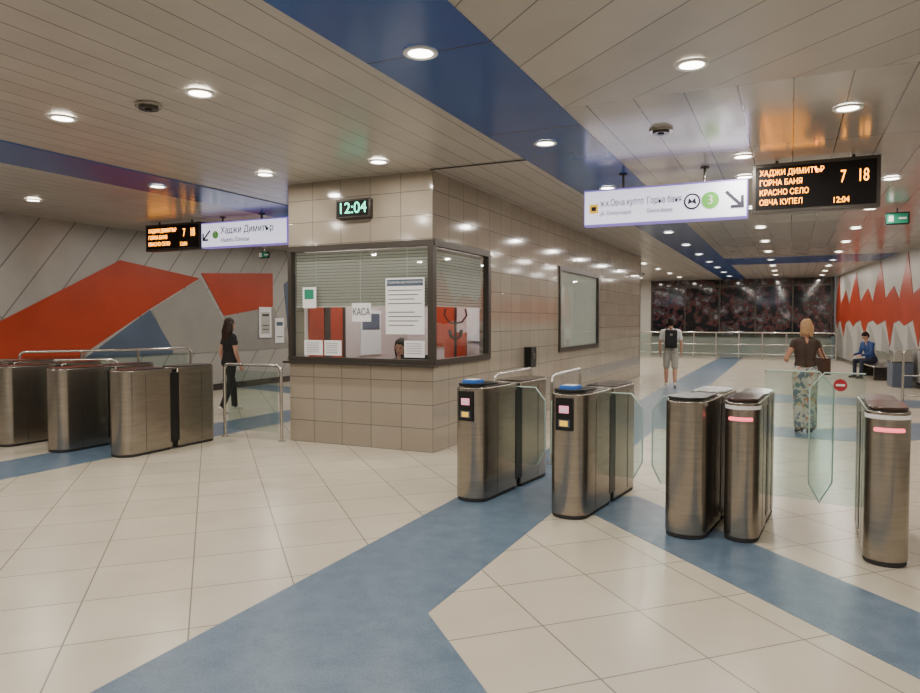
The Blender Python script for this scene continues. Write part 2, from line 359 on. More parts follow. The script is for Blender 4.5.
MB().box(-2.04,-.16,.16,.62,.72,.76,'wood').box(-2.0,-1.95,.2,.6,.02,.72,'wood').box(-.25,-.2,.2,.6,.02,.72,'wood').build('counter_desk',parent=booth,smooth=False)
MB().box(-.55,-.25,.22,.4,.76,.80,'black').box(-.42,-.38,.28,.31,.8,.95,'black').box(-.62,-.2,.28,.31,.93,1.2,'black').build('monitor',parent=booth,bevel=.005)
MB().box(-1.5,-.7,.9,1.6,H-.05,H-.01,'lamp').build('interior_lamp',parent=booth,smooth=False)
ld=bpy.data.lights.new('booth_light','AREA'); ld.energy=50; ld.size=.8; ld.color=(1,.90,.90)
lo=bpy.data.objects.new('booth_light',ld); lo.location=(-1.1,1.5,H-.08); lo.parent=booth; bpy.context.scene.collection.objects.link(lo)
mb=MB()
def pap(x0,x1,z0,z1,m='paper',y=-.0): mb.box(x0,x1,.008+y,.012+y,z0,z1,m)
pap(-.68,-.12,1.47,2.18,'paper'); pap(-.66,-.14,2.08,2.16,'mblue',-.003)
pap(-1.19,-.90,1.63,1.87); pap(-1.98,-1.76,1.81,2.09); pap(-1.95,-1.80,1.93,2.06,'exitg',-.003)
pap(-1.96,-1.66,1.18,1.38); pap(-1.63,-1.36,1.18,1.38); pap(-.41,-.12,1.18,1.39)
for k in range(9): pap(-.64,-.16-.05*(k%3),2.02-k*.055,2.028-k*.055,'sblack',-.003) if k!=4 else None
for k in range(5):
    pap(-1.92,-1.72,1.34-k*.03,1.345-k*.03,'sblack',-.003); pap(-1.6,-1.42,1.34-k*.03,1.345-k*.03,'sblack',-.003); pap(-.38,-.16,1.35-k*.03,1.355-k*.03,'sblack',-.003)
mb.build('notices',parent=booth,smooth=False)
text('kasa_label','КАСА',.13,(-1.045,.004,1.75),'sblack',booth,align='CENTER',sx=.75)
text('notice_heading','СТОЛИЧЕН МЕТРОПОЛИТЕН',.036,(-.4,.0,2.12),'white',booth,align='CENTER')
MB().box(.002,.12,3.3,3.58,.86,1.2,'black').box(.12,.128,3.36,3.52,1.0,1.12,'steeld').build('intercom_box',parent=booth,bevel=.01)
MB().box(.0,.06,12.7,12.76,2.95,3.0,'white').tube([(.06,12.73,2.98),(.2,12.6,2.95)],.05,'white').disc((.2,12.6,2.95),.035,.01,(.14,-.13,-.03),'black').build('security_camera',loc=(bw[0]+.004,bw[1],0),rz=RZ)
cl=empty('digital_clock',(bw[0],bw[1],0),RZ)
MB().box(-1.37,-.85,-.09,-.005,2.955,3.20,'frame').build('housing',parent=cl,bevel=.01)
MB().box(-1.345,-.875,-.093,-.088,2.98,3.175,'boardk').build('face',parent=cl,smooth=False)
text('digits','12:04',.20,(-1.11,-.097,3.078),'ledg',cl,align='CENTER')
mb=MB(); cx,cy=-.62,1.95
mb.tube([(cx,cy,.05),(cx,cy,1.85)],.02,'blackm')
for k in range(4):
    an=k*math.pi/2+.4
    mb.tube([(cx,cy,.25),(cx+.12*math.cos(an),cy+.12*math.sin(an),.2),(cx+.25*math.cos(an),cy+.25*math.sin(an),.035)],.013,'blackm',8)
    mb.tube([(cx,cy,1.6),(cx+.10*math.cos(an),cy+.10*math.sin(an),1.62),(cx+.17*math.cos(an),cy+.17*math.sin(an),1.72),(cx+.15*math.cos(an),cy+.15*math.sin(an),1.82)],.015,'blackm',8)
    mb.tube([(cx,cy,1.35),(cx+.10*math.cos(an+.7),cy+.10*math.sin(an+.7),1.40),(cx+.13*math.cos(an+.7),cy+.13*math.sin(an+.7),1.50)],.014,'blackm',8)
mb.build('coat_stand',loc=(bw[0],bw[1],.0),rz=RZ)

# ---------------------------------------------------------------- downlights
mb=MB(); N=28
vs=[];fs=[]
prof=[(.135,0),(.135,-.012),(.120,-.018),(.098,-.012),(.098,-.004)]
for r_,z_ in prof:
    for k in range(N): an=2*math.pi*k/N; vs.append((r_*math.cos(an),r_*math.sin(an),z_))
for i in range(len(prof)-1):
    for k in range(N): fs.append((i*N+k,i*N+(k+1)%N,(i+1)*N+(k+1)%N,(i+1)*N+k))
mb.add(vs,fs,'white'); mb.disc((0,0,-.004),.097,-.004,(0,0,1),'lamp',N)
proto=mb.build('recessed_downlight'); proto.scale=(.85,.85,1); dm=proto.data; bpy.data.objects.remove(proto)
pts=[(-.66,5.29),(.42,6.93),(-.5,8.47)]
for k in range(-3,11):
    a=4.28+2.7*k
    for b in (-10.4,-7.8,-5.95,-4.3,-2.3):
        if b>-6.4 and b<-3.8 and 7.6<a<21.2: continue
        pts.append((b,a))
    if k<0 or k>1:
        for b in (-.55,1.15,3.0,5.0):
            pts.append((b,a+ (.0 if b<1 else .9)))
pts+= [(2.6,5.2),(3.6,7.9)]
SIGNS=[]
KR,KL=1.28,1.37
sgR=Vector((1.23,7.04))*KR; sgL=Vector((-3.37,9.22))*KL
PX=Vector((CA,-SA))
for sg,bl,br in ((sgR,0,2.57*KR),(sgL,-1.0*KL,1.45*KL)):
    b_,a_=BA(*sg); SIGNS.append((b_+bl-.2,b_+br+.2,a_))
for b,a in pts:
    X,Y=W(b,a)
    if X>rx(Y)-.6 or Y<-4.6 or a>33.3 or b<-11.9: continue
    for b0,b1,as_ in SIGNS:
        if b0<b<b1 and abs(a-as_-.1)<.35: a=as_+.75; X,Y=W(b,a)
    o=bpy.data.objects.new('recessed_downlight',dm); o.location=(X,Y,H-.0125); o.scale=(.88,.88,1); bpy.context.scene.collection.objects.link(o)
    l=bpy.data.lights.new('downlight_lamp','AREA'); l.shape='DISK'; l.size=.17; l.energy=26; l.color=(1,.925,.82)
    lo=bpy.data.objects.new('lamp',l); lo.location=(0,0,-.03); lo.parent=o; bpy.context.scene.collection.objects.link(lo)
for (X,Y) in ((-2.64,6.04),(1.926,6.82)):
    mb=MB().disc((0,0,0),.11,-.02,(0,0,1),'steelb',24).disc((0,0,-.02),.08,-.02,(0,0,1),'steeld',24).disc((0,0,-.04),.03,-.01,(0,0,1),'black',16)
    mb.build('ceiling_speaker',loc=(X,Y,H-.008))

# ---------------------------------------------------------------- hanging signs (built at unit size, scaled to real size)
def hang_sign(loc, w, h, zb, k, right=True, wx=0):
    s=empty('direction_sign',(loc[0],loc[1],0),RZ); s.scale=(k,k,k); Hk=H/k
    MB().box(0,w+wx,0,.10,zb,zb+h,'signedge').build('casing',parent=s,bevel=.006)
    MB().box(.012,w+wx-.012,-.006,0,zb+.018,zb+h-.018,'sign').box(.02,w+wx-.02,.10,.106,zb+.025,zb+h-.025,'sign').build('lit_face',parent=s,smooth=False)
    mb=MB()
    for x in (.25*w,.75*w): mb.tube([(x,.05,zb+h),(x,.05,Hk-.012)],.012,'steeld',8); mb.disc((x,.05,Hk-.022),.04,.012,(0,0,1),'steeld',12)
    mb.build('hanger_rods',parent=s)
    mb=MB()
    y=-.008
    def ring(cx,cz,r,m,inner=None,m2='sign'):
        mb.disc((cx,y,cz),r,-.002,(0,1,0),m,24)
        if inner: mb.disc((cx,y-.003,cz),inner,-.002,(0,1,0),m2,24)
    def arrow(cx,cz,s_,dx):
        t=.020*s_/.1
        a=[(cx-dx*s_,cz+s_),(cx+dx*s_,cz-s_)]
        nx,nz=(.7*t,.7*t*dx)
        mb.slab([(a[0][0]-nx,y,a[0][1]-nz),(a[0][0]+nx,y,a[0][1]+nz),(a[1][0]+nx,y,a[1][1]+nz),(a[1][0]-nx,y,a[1][1]-nz)],(0,-.002,0),'sblack')
        ex,ez=a[1]
        mb.box(min(ex,ex-dx*s_*1.4),max(ex,ex-dx*s_*1.4),y-.0025,y,ez-t,ez+t,'sblack')
        mb.box(ex-t,ex+t,y-.0025,y,ez-t,ez+s_*1.4,'sblack')
    zc=zb+h/2
    if right:
        mb.box(.06,.145,y-.002,y,zc-.055,zc+.035,'yellow'); mb.box(.08,.125,y-.004,y-.002,zc-.03,zc+.01,'sblack')
        ring(1.03,zc,.075,'sblack',.058); ring(1.19,zc,.078,'green'); arrow(1.395,zc,.070,1)
        mb.slab([(.99,y-.006,zc-.03),(1.003,y-.006,zc+.035),(1.03,y-.006,zc),(1.057,y-.006,zc+.035),(1.07,y-.006,zc-.03),(1.03,y-.006,zc-.01)],(0,-.002,0),'sblack')
        text('text_1','ж.к.Овча купел',.090,(.165,-.012,zc+.035),'sblack',s,sx=.64)
        text('text_1b','Горна баня',.090,(.615,-.012,zc+.035),'sblack',s,sx=.66)
        text('text_2','j.k. Ovcha kupel',.058,(.165,-.012,zc-.06),'sblack',s,sx=.8)
        text('text_2b','Gorna banya',.058,(.615,-.012,zc-.06),'sblack',s,sx=.8)
        text('line_number','3',.12,(1.19,-.012,zc),'white',s,align='CENTER')
    else:
        arrow(.10,zc,.060,-1); ring(.25,zc,.05,'green')
        text('line_number','3',.08,(.25,-.012,zc),'white',s,align='CENTER')
        text('text_1','Хаджи Димитър',.122,(.34,-.012,zc+.045),'sblack',s,sx=.88)
        text('text_2','Hadzhi Dimitar',.078,(.34,-.012,zc-.075),'sblack',s)
    mb.build('symbols',parent=s,smooth=False)
    return s
def led_board(loc, w, h, zb, rows, k):
    s=empty('departure_board',(loc[0],loc[1],0),RZ); s.scale=(k,k,k); Hk=H/k
    MB().box(0,w,0,.13,zb,zb+h,'frame').box(.03,w-.03,-.004,0,zb+.03,zb+h-.03,'boardk').build('casing',parent=s,bevel=.005)
    if Hk-zb-h>.015:
        mb=MB()
        for x in (.2*w,.8*w): mb.tube([(x,.06,zb+h),(x,.06,Hk-.01)],.014,'steeld',8)
        mb.build('hanger_rods',parent=s)
    n=len(rows)
    for i,t in enumerate(rows):
        z=zb+h-.045-(h-.09)*(i+.5)/n
        text('row_%d'%(i+1),t,.070,(.06,-.008,z),'led',s,sx=.78)
    text('minutes','7',.15,(w*.72,-.008,zb+h*.62),'led',s,align='CENTER',sx=.6)
    text('minutes_2','18',.15,(w*.87,-.008,zb+h*.62),'led',s,align='CENTER',sx=.6)
    text('clock','12:04',.07,(w*.64,-.008,zb+.075),'led',s,sx=.85)
    return s
rows=['ХАДЖИ ДИМИТЪР','ГОРНА БАНЯ','КРАСНО СЕЛО','ОВЧА КУПЕЛ']
hang_sign(sgR,1.51,.355,(1.65+.925*KR)/KR,KR,True)
q=sgR+PX*1.545*KR; led_board(q,1.00,.435,(1.65+.955*KR)/KR,rows,KR)
hang_sign(sgL,1.28,.33,(1.65+.93*KL)/KL,KL,False,wx=.12)
q=sgL-PX*1.01*KL; led_board(q,.99,.355,(1.65+.93*KL)/KL,rows[:3],KL)
def exit_sign(X,Y,zc,w=.34,h=.2):
    s=empty('exit_sign',(X,Y,0),RZ)
    MB().box(-w/2,w/2,0,.06,zc-h/2,zc+h/2,'black').build('casing',parent=s,bevel=.004)
    MB().box(-w/2+.02,w/2-.02,-.004,0,zc-h/2+.02,zc+h/2-.02,'exitg').box(-.12,-.05,-.008,-.004,zc-.05,zc+.05,'white').box(.02,.13,-.008,-.004,zc-.015,zc+.015,'white').build('face',parent=s,smooth=False)
    MB().tube([(0,.03,zc+h/2),(0,.03,H-.008)],.01,'steeld',8).build('rod',parent=s)
exit_sign(7.1,11.5,3.30)
exit_sign(-4.25,15.3,3.06,.25,.14)

# ---------------------------------------------------------------- turnstiles
def half(w,y0,y1,e,front=True,n=10):
    pts=[]
    if front:
        for i in range(n+1):
            an=math.pi+math.pi*i/n; pts.append((w/2*math.cos(an), y0+e+e*math.sin(an)))
        pts+=[(w/2,y1),(-w/2,y1)]
    else:
        pts+=[(-w/2,y0),(w/2,y0)]
        for i in range(n+1):
            an=math.pi*i/n; pts.append((w/2*math.cos(an), y1-e+e*math.sin(an)))
    return pts
def scale2(pts,s): 
    cx=sum(p_[0] for p_ in pts)/len(pts); cy=sum(p_[1] for p_ in pts)/len(pts)
    return [(cx+(p_[0]-cx)*s,cy+(p_[1]-cy)*s) for p_ in pts]
def turnstile(X,Y,rz,w=.29,L=1.32,kind='reader',h=1.04,glass=(1,1),gh=1.0,sign=None):
    t=empty('turnstile',(X,Y,0),rz); y1=L*.47; y2=L*.53
    F=half(w,0,y1,.13); R=half(w,y2,L,.13,False)
    MB().prism(scale2(F,.96),0,.03,'blackm').prism(F,.03,h,'steel').build('front_cabinet',parent=t,bevel=.008)
    MB().prism(scale2(R,.96),0,.03,'blackm').prism(R,.03,h,'steel').build('rear_cabinet',parent=t,bevel=.008)
    MB().box(-w/2+.03,w/2-.03,y1,y2,.02,h-.02,'black').build('wing_slot',parent=t,smooth=False)
    MB().prism(scale2(F,.88),h,h+.012,'steeld').prism(scale2(R,.88),h,h+.012,'steeld').build('top_plates',parent=t,bevel=.004)
    mb=MB()
    mb.box(-w/2-.002,w/2+.002,.30,.304,.06,h-.05,'steeld').box(-w/2-.002,w/2+.002,L-.30,L-.296,.06,h-.05,'steeld')
    mb.box(-w/2-.004,w/2+.004,y1-.03,y2+.02,.10,h-.06,'black')
    mb.build('panel_seams',parent=t,smooth=False)
    if glass:
        mb=MB(); ym=(y1+y2)/2
        for sgn,on in ((-1,glass[0]),(1,glass[1])):
            if on: 
                xa=sgn*(w/2-.03); xb=sgn*(w/2+on)
                mb.slab([(xa,ym-.005,.25),(xb-sgn*.08,ym-.005,.25),(xb,ym-.005,.40),(xb,ym-.005,gh-.12),(xb-sgn*.10,ym-.005,gh),(xa,ym-.005,gh)],(0,.01,0),'gateg')
                mb.tube([(xb-sgn*.08,ym,.25),(xb,ym,.40),(xb,ym,gh-.12),(xb-sgn*.10,ym,gh),(xa,ym,gh)],.006,'gedge',6)
        if mb.v: mb.build('glass_wings',parent=t,smooth=False)
        if sign:
            sx_,sz_=sign
            MB().disc((sx_,ym-.007,sz_),.046,-.004,(0,1,0),'redsign',24).box(sx_-.030,sx_+.030,ym-.015,ym-.011,sz_-.008,sz_+.008,'white').build('no_entry_sticker',parent=t,smooth=False)
    if kind=='reader':
        mb=MB()
        pr=half(w*.86,.01,.34,.11)
        mb.prism(pr,h+.012,h+.035,'black')
        mb.box(-.07,.07,.05,.20,h+.035,h+.065,'blue').box(-.05,.05,.07,.17,h+.065,h+.07,'white')
        mb.build('card_reader',parent=t,bevel=.008)
        mb=MB()
        mb.box(-.075,.075,-.012,.04,h-.30,h-.03,'black').box(-.042,.042,-.018,-.011,h-.155,h-.095,'pink').box(-.026,.026,-.020,-.017,h-.14,h-.12,'paper')
        mb.box(-.05,.05,-.018,-.011,h-.27,h-.21,'mblue').box(-.035,.035,-.020,-.017,h-.262,h-.218,'yellow')
        mb.build('display_panel',parent=t,bevel=.003)
    elif kind=='exit':
        MB().prism(half(w*.9,.005,.5,.115),h+.012,h+.03,'redcap').build('sloped_cap',parent=t,bevel=.006)
        an0=math.radians(232); an1=math.radians(308); n=8; arc=[]
        for i in range(n+1):
            an=an0+(an1-an0)*i/n; arc.append((w/2*math.cos(an)*1.01,.13+.13*math.sin(an)*1.03))
        MB().tube([(x,y,h-.12) for x,y in arc],.014,'redled',8).build('status_light',parent=t)
        MB().prism([(a_*1.012,b_-.002) for a_,b_ in half(w,0,.14,.13)],h-.05,h-.022,'white').build('cap_ring',parent=t,smooth=False)
    elif kind=='plain':
        MB().prism(half(w*.9,.01,.5,.11),h+.012,h+.03,'black').build('dark_cap',parent=t,bevel=.006)
    return t
RT=-math.atan2(.53,.848)
turnstile(.055,6.33,RT,glass=(.28,.28),w=.32,L=1.46)
turnstile(.86,5.77,RT,glass=(.28,.27),w=.32,L=1.42)
turnstile(1.665,5.24,RT,w=.31,kind='plain',glass=(.27,0))
turnstile(2.06,5.15,-.52,w=.25,L=1.18,kind='exit',glass=(0,.46),gh=1.25)
turnstile(2.84,4.63,-.46,w=.27,L=1.2,kind='exit',glass=(.34,0),gh=1.25,sign=(-.27,1.16))
turnstile(-4.13,8.38,RZ,glass=(.3,.0),w=.36,L=1.50,kind='none')
turnstile(-5.08,8.70,RZ,glass=(.26,.26),w=.36,L=1.50,kind='none')
turnstile(-6.02,9.10,RZ,glass=(.26,.26),w=.36,L=1.50,kind='none')
turnstile(-6.95,9.52,RZ,glass=(.26,.26),w=.36,L=1.50,kind='none')

# ---------------------------------------------------------------- railings
def arcpts(c,r,a0,a1,u,n=6):
    return [(c[0]+u[0]*r*math.cos(a0+(a1-a0)*i/n),c[1]+u[1]*r*math.cos(a0+(a1-a0)*i/n),c[2]+r*math.sin(a0+(a1-a0)*i/n)) for i in range(n+1)]
def hoop(p0,p1,h=1.02,mid=True,name='guard_rail',glass=False,r=.022,posts=0):
    p0=Vector(p0);p1=Vector(p1);u=(p1-p0).normalized();R=.08
    path=[(p0.x,p0.y,0),(p0.x,p0.y,h-R)]
    c=(p0.x+u.x*R,p0.y+u.y*R,h-R); path+=arcpts(c,R,math.pi,math.pi/2,u)[1:]
    c=(p1.x-u.x*R,p1.y-u.y*R,h-R); path+=arcpts(c,R,math.pi/2,0,u)
    path+=[(p1.x,p1.y,0)]
    mb=MB().tube(path,r,'steelb',12)
    if mid: mb.tube([(p0.x,p0.y,h*.55),(p1.x,p1.y,h*.55)],r*.7,'steelb',10).tube([(p0.x,p0.y,h*.2),(p1.x,p1.y,h*.2)],r*.7,'steelb',10)
    for i in range(posts):
        q=p0+(p1-p0)*(i+1)/(posts+1); mb.tube([(q.x,q.y,0),(q.x,q.y,h)],r,'steelb',10)
    for q in (p0,p1): mb.disc((q.x,q.y,0),.05,.012,(0,0,1),'steelb',16)
    if glass:
        n=Vector((-u.y,u.x))*.005; a=p0+u*.06; b=p1-u*.06
        mb.slab([(a.x-n.x,a.y-n.y,.12),(b.x-n.x,b.y-n.y,.12),(b.x-n.x,b.y-n.y,h-.08),(a.x-n.x,a.y-n.y,h-.08)],(2*n.x,2*n.y,0),'gateg')
    mb.build(name)
hoop((-3.32,9.90),(-2.42,9.50),h=1.03,mid=False,glass=True)
hoop((.40,8.05),(.93,9.20),mid=False)
hoop((1.05,8.0),(1.56,9.10),mid=False)
hoop((-7.55,12.05),(-5.25,13.7),h=1.10,glass=True,mid=False,posts=2)
hoop((-7.9,11.3),(-5.6,11.5),h=1.0,glass=True,mid=False,posts=1)
a0=Vector(W(-6.5,32)); a1=Vector(W(clipb(32)-.2,32)); hoop(a0,a1,h=1.12,glass=True,mid=True,posts=8,r=.035)
hoop((8.45,13.4),(9.45,13.0),h=1.08,mid=True,posts=0)
# ---------------------------------------------------------------- people
def fib(n):
    pts=[];ga=math.pi*(3-5**.5)
    for i in range(n):
        z=1-2*(i+.5)/n; r=math.sqrt(1-z*z); pts.append(Vector((r*math.cos(ga*i),r*math.sin(ga*i),z)))
    return pts
SP=fib(46); SPs=fib(18)
class Fig:
    def __init__(s): s.V=[];s.F=[];s.prim=[]
    def _hull(s,pts):
        bm=bmesh.new(); vs=[bm.verts.new(p_) for p_ in pts]
        r=bmesh.ops.convex_hull(bm,input=vs)
        dead=[g_ for g_ in r['geom_interior'] if isinstance(g_,bmesh.types.BMVert)]
        bmesh.ops.delete(bm,geom=dead,context='VERTS')
        bm.verts.index_update(); o=len(s.V)
        s.V+=[tuple(v.co) for v in bm.verts]
        for f_ in bm.faces: s.F.append([v.index+o for v in f_.verts])
        bm.free()
    def seg(s,p0,r0,p1,r1,label,fine=False):
        p0=Vector(p0);p1=Vector(p1); S=SPs if fine else SP
        s._hull([p0+q_*r0 for q_ in S]+[p1+q_*r1 for q_ in S]); s.prim.append(('s',p0,r0,p1,r1,label))
    def tri(s,a,b,c,label):
        pts=[]
        for (p_,r_) in (a,b,c): pts+=[Vector(p_)+q_*r_ for q_ in SP]
        s._hull(pts)
        for (p_,r_),(q_,t_) in ((a,b),(b,c),(a,c)): s.prim.append(('s',Vector(p_),r_,Vector(q_),t_,label))
    def ell(s,c,rad,label,R=None):
        c=Vector(c); pts=[]
        for q_ in SP:
            v=Vector((q_.x*rad[0],q_.y*rad[1],q_.z*rad[2])); 
            if R: v=R@v
            pts.append(c+v)
        s._hull(pts); s.prim.append(('e',c,rad,R,None,label))
    def mesh(s,name,mats,labels,voxel=.009,smooth=3,k=1.0,parent=None,dz=None):
        me=bpy.data.meshes.new(name); me.from_pydata(s.V,[],s.F); me.update()
        o=bpy.data.objects.new(name,me); bpy.context.scene.collection.objects.link(o)
        r=o.modifiers.new('r','REMESH'); r.mode='VOXEL'; r.voxel_size=voxel
        if smooth:
            sm=o.modifiers.new('s','SMOOTH'); sm.factor=.5; sm.iterations=smooth
        dg=bpy.context.evaluated_depsgraph_get(); dg.update()
        m2=bpy.data.meshes.new_from_object(o.evaluated_get(dg)); o.modifiers.clear(); o.data=m2; bpy.data.meshes.remove(me); m2.name=name
        m2.materials.clear()
        for x in mats: m2.materials.append(M[x])
        n=len(m2.polygons); c=np.zeros(n*3); m2.polygons.foreach_get('center',c); c=c.reshape(-1,3)
        best=np.full(n,1e9); lab=np.zeros(n,dtype=np.int32)
        for pr in s.prim:
            if pr[0]=='s':
                p0=np.array(pr[1]);p1=np.array(pr[3]); d=p1-p0; L2=max(d@d,1e-9); t=np.clip(((c-p0)@d)/L2,0,1)
                dist=np.linalg.norm(c-(p0+t[:,None]*d),axis=1)-(pr[2]+(pr[4]-pr[2])*t)
            else:
                q_=c-np.array(pr[1]); rad=np.array(pr[2])
                if pr[3] is not None: q_=q_@np.array(pr[3])
                dist=(np.linalg.norm(q_/rad,axis=1)-1)*rad.mean()
            w_=dist<best; best[w_]=dist[w_]; lab[w_]=labels[pr[5]]
        m2.polygons.foreach_set('material_index',lab)
        m2.polygons.foreach_set('use_smooth',[True]*n)
        zmin=min(v.co.z for v in m2.vertices)
        if dz is None: dz=-zmin
        m2.transform(Matrix.Translation((0,0,dz))); m2.transform(Matrix.Scale(k,4))
        m2.update()
        if parent: o.parent=parent
        return o,dz
def person(name,loc,heading,height,top,bottom,shoe,hair,skin='skin',female=False,sleeve=.5,shorts=None,lean=0,pel=(0,0,.95),
           legs=None,arms=None,calf=.05,thigh=.085,hairstyle='short',yaw=0,nod=0,heel=0,curl=.5,belly=0):
    k=height/1.75; root=empty(name,(loc[0],loc[1],loc[2] if len(loc)>2 else 0),heading)
    fg=Fig(); pel=Vector(pel); RL=Matrix.Rotation(-lean,3,'X')
    def T(x,y,z): return pel+RL@Vector((x,y,z-.95))
    sw=.165 if female else .195; hw=.085 if female else .08; cw=.07 if female else .085
    for s_ in (-1,1):
        fg.seg(T(s_*hw,-.01,.92),.108,T(s_*hw*.85,0,1.02),.098,'bottom')
        fg.seg(T(s_*hw*.8,0,1.035),.10,T(s_*.055,.005+belly,1.13),.092,'top')
        fg.seg(T(s_*.055,.005+belly,1.13),.092,T(s_*cw,.005,1.30),.105,'top')
        fg.seg(T(s_*cw,.005,1.30),.105,T(s_*cw*1.05,-.005,1.40),.08,'top')
        fg.seg(T(0,0,1.455),.052,T(s_*sw*.95,0,1.415),.048,'top')
        if female: fg.ell(T(s_*.07,.085,1.30),(.055,.05,.055),'top')
    fg.seg(T(0,-.005,1.42),.058,T(0,.012,1.56),.048,'skin')
    HR=RL@Matrix.Rotation(yaw,3,'Z')@Matrix.Rotation(-nod,3,'X'); hc=T(0,.018,1.64)
    def Hd(x,y,z): return hc+HR@Vector((x,y,z))
    fg.ell(Hd(0,-.005,.022),(.074,.093,.088),'skin',HR); fg.ell(Hd(0,.022,-.045),(.058,.068,.072),'skin',HR)
    fg.seg(Hd(0,.088,.012),.009,Hd(0,.108,-.022),.012,'skin',True)
    fg.ell(Hd(0,.086,-.058),(.022,.010,.008),'lip',HR)
    fg.ell(Hd(0,.070,-.095),(.022,.018,.016),'skin',HR)
    for s_ in (-1,1): fg.ell(Hd(s_*.076,.0,-.005),(.010,.019,.030),'skin',HR)
    legs=legs or {}; arms=arms or {}
    for s_,nm in ((-1,'L'),(1,'R')):
        hd,kd,td=legs.get(nm,((0,.05,-1),(0,-.05,-1),(0,1,0)))
        hip=T(s_*.088,0,.905); kn=hip+Vector(hd).normalized()*.42; an=kn+Vector(kd).normalized()*.40
        if shorts:
            m_=hip+(kn-hip)*shorts; fg.seg(hip,thigh+.018,m_,thigh*1.0,'bottom'); fg.seg(m_,.062,kn,.056,'skin')
            c1=kn+(an-kn)*.3; fg.seg(kn,.053,c1,.060,'skin'); fg.seg(c1,.060,an,.037,'skin')
        else:
            fg.seg(hip,thigh,kn,max(calf,.062),'bottom'); c1=kn+(an-kn)*.35
            fg.seg(kn,max(calf,.060),c1,calf+.004,'bottom'); fg.seg(c1,calf+.004,kn+(an-kn)*.95,calf,'bottom'); fg.seg(kn+(an-kn)*.9,.036,an,.034,'skin')
        t_=Vector(td).normalized(); nrm=(an-kn).normalized()
        dn=(nrm-t_*nrm.dot(t_)).normalized()
        hl=an-t_*.045+dn*.045; toe=an+t_*.155+dn*(.050); ball_=an+t_*.09+dn*.045
        fg.tri((an,.036),(hl,.034),(ball_,.040),'shoe'); fg.seg(ball_,.040,toe,.028,'shoe')
        if heel: fg.seg(hl,.022,hl+dn*.05,.016,'shoe')
        ud,fd=arms.get(nm,((s_*.12,-.02,-1),(s_*.02,.15,-1)))
        sh=T(s_*sw,0,1.405); el=sh+RL@(Vector(ud).normalized()*.285); wr_=el+RL@(Vector(fd).normalized()*.245)
        af=.85 if female else 1
        if sleeve>=2: fg.seg(sh,.062*af,el,.050,'top'); fg.seg(el,.050,wr_,.036,'top')
        elif sleeve<=0: fg.seg(sh,.052*af,el,.038,'skin'); fg.seg(el,.038,wr_,.025,'skin'); fg.seg(sh,.050*af,T(s_*sw*.8,0,1.38),.06,'top')
        else:
            m_=sh+(el-sh)*sleeve; fg.seg(sh,.062*af,m_,.060*af,'top'); fg.seg(m_,.045,el,.038,'skin'); fg.seg(el,.039,wr_,.026,'skin')
        f_=(wr_-el).normalized(); side=RL@Vector((0,1,0)); side=(side-f_*side.dot(f_))
        side=side.normalized() if side.length>.2 else Vector((0,0,1)); pn=f_.cross(side).normalized()
        if pn.x*s_>0: pn=-pn
        kb=wr_+f_*.085
        for i,(off,ln) in enumerate(((.030,.068),(.010,.078),(-.010,.072),(-.029,.056))):
            b0=kb+side*off; fg.seg(wr_+side*off*.5,.014,b0,.0115,'skin',True)
            d1=(f_+pn*curl*.5).normalized(); d2=(f_+pn*curl*1.4).normalized(); m1=b0+d1*ln*.5
            fg.seg(b0,.0098,m1,.009,'skin',True); fg.seg(m1,.009,m1+d2*ln*.5,.0078,'skin',True)
        tb=wr_+f_*.03+side*.025; t1=tb+(f_*.6+side*.8+pn*.3).normalized()*.04; fg.seg(tb,.013,t1,.011,'skin',True); fg.seg(t1,.0105,t1+(f_*.9+side*.25+pn*.4).normalized()*.032,.009,'skin',True)
    labels={'skin':0,'top':1,'bottom':2,'shoe':3,'lip':4}
    o,dz=fg.mesh('body',[skin,top,bottom,shoe,'lip'],labels,k=k,parent=root)
    eb=MB()
    for s_ in (-1,1):
        c=Hd(s_*.030,.082,.008); eb.ball(tuple((c+Vector((0,0,dz)))*k),.009*k,'eye',10)
    eb.build('eyes',parent=root)
    hg=Fig()
    hg.ell(Hd(0,-.020,.040),(.086,.100,.092),'h',HR); hg.ell(Hd(0,-.045,-.010),(.084,.074,.084),'h',HR)
    if hairstyle=='long':
        for s_ in (-1,0,1):
            hg.seg(Hd(s_*.05,-.04,.0),.062,Hd(s_*.080,-.060,-.13),.064,'h'); hg.seg(Hd(s_*.080,-.06,-.13),.064,Hd(s_*.075,-.085,-.27),.040,'h')
        for i in range(14):
            an=random.uniform(-1.6,1.6); hg.seg(Hd(.075*math.sin(an),-.06*math.cos(an)-.02,-.05),.02,Hd(.12*math.sin(an)+.01,-.09*math.cos(an)-.02,-.25-random.random()*.08),.012,'h',True)
    elif hairstyle=='bob':
        for s_ in (-1,0,1): hg.seg(Hd(s_*.045,-.045,.0),.060,Hd(s_*.055,-.05,-.085),.050,'h')
        hg.ell(Hd(0,-.060,.095),(.050,.045,.040),'h',HR)
        for i in range(16):
            an=random.uniform(-1.7,1.7); hg.seg(Hd(.075*math.sin(an),-.07*math.cos(an)-.02,.02),.022,Hd(.092*math.sin(an),-.085*math.cos(an)-.02,-.10-random.random()*.05),.012,'h',True)
    elif hairstyle=='short':
        hg.ell(Hd(0,-.052,-.035),(.070,.055,.062),'h',HR)
    hg.mesh('hair',[hair],{'h':0},voxel=.007,smooth=2,k=k,parent=root,dz=dz)
    return root,lambda p_:(Vector(p_)+Vector((0,0,dz)))*k,T,Hd

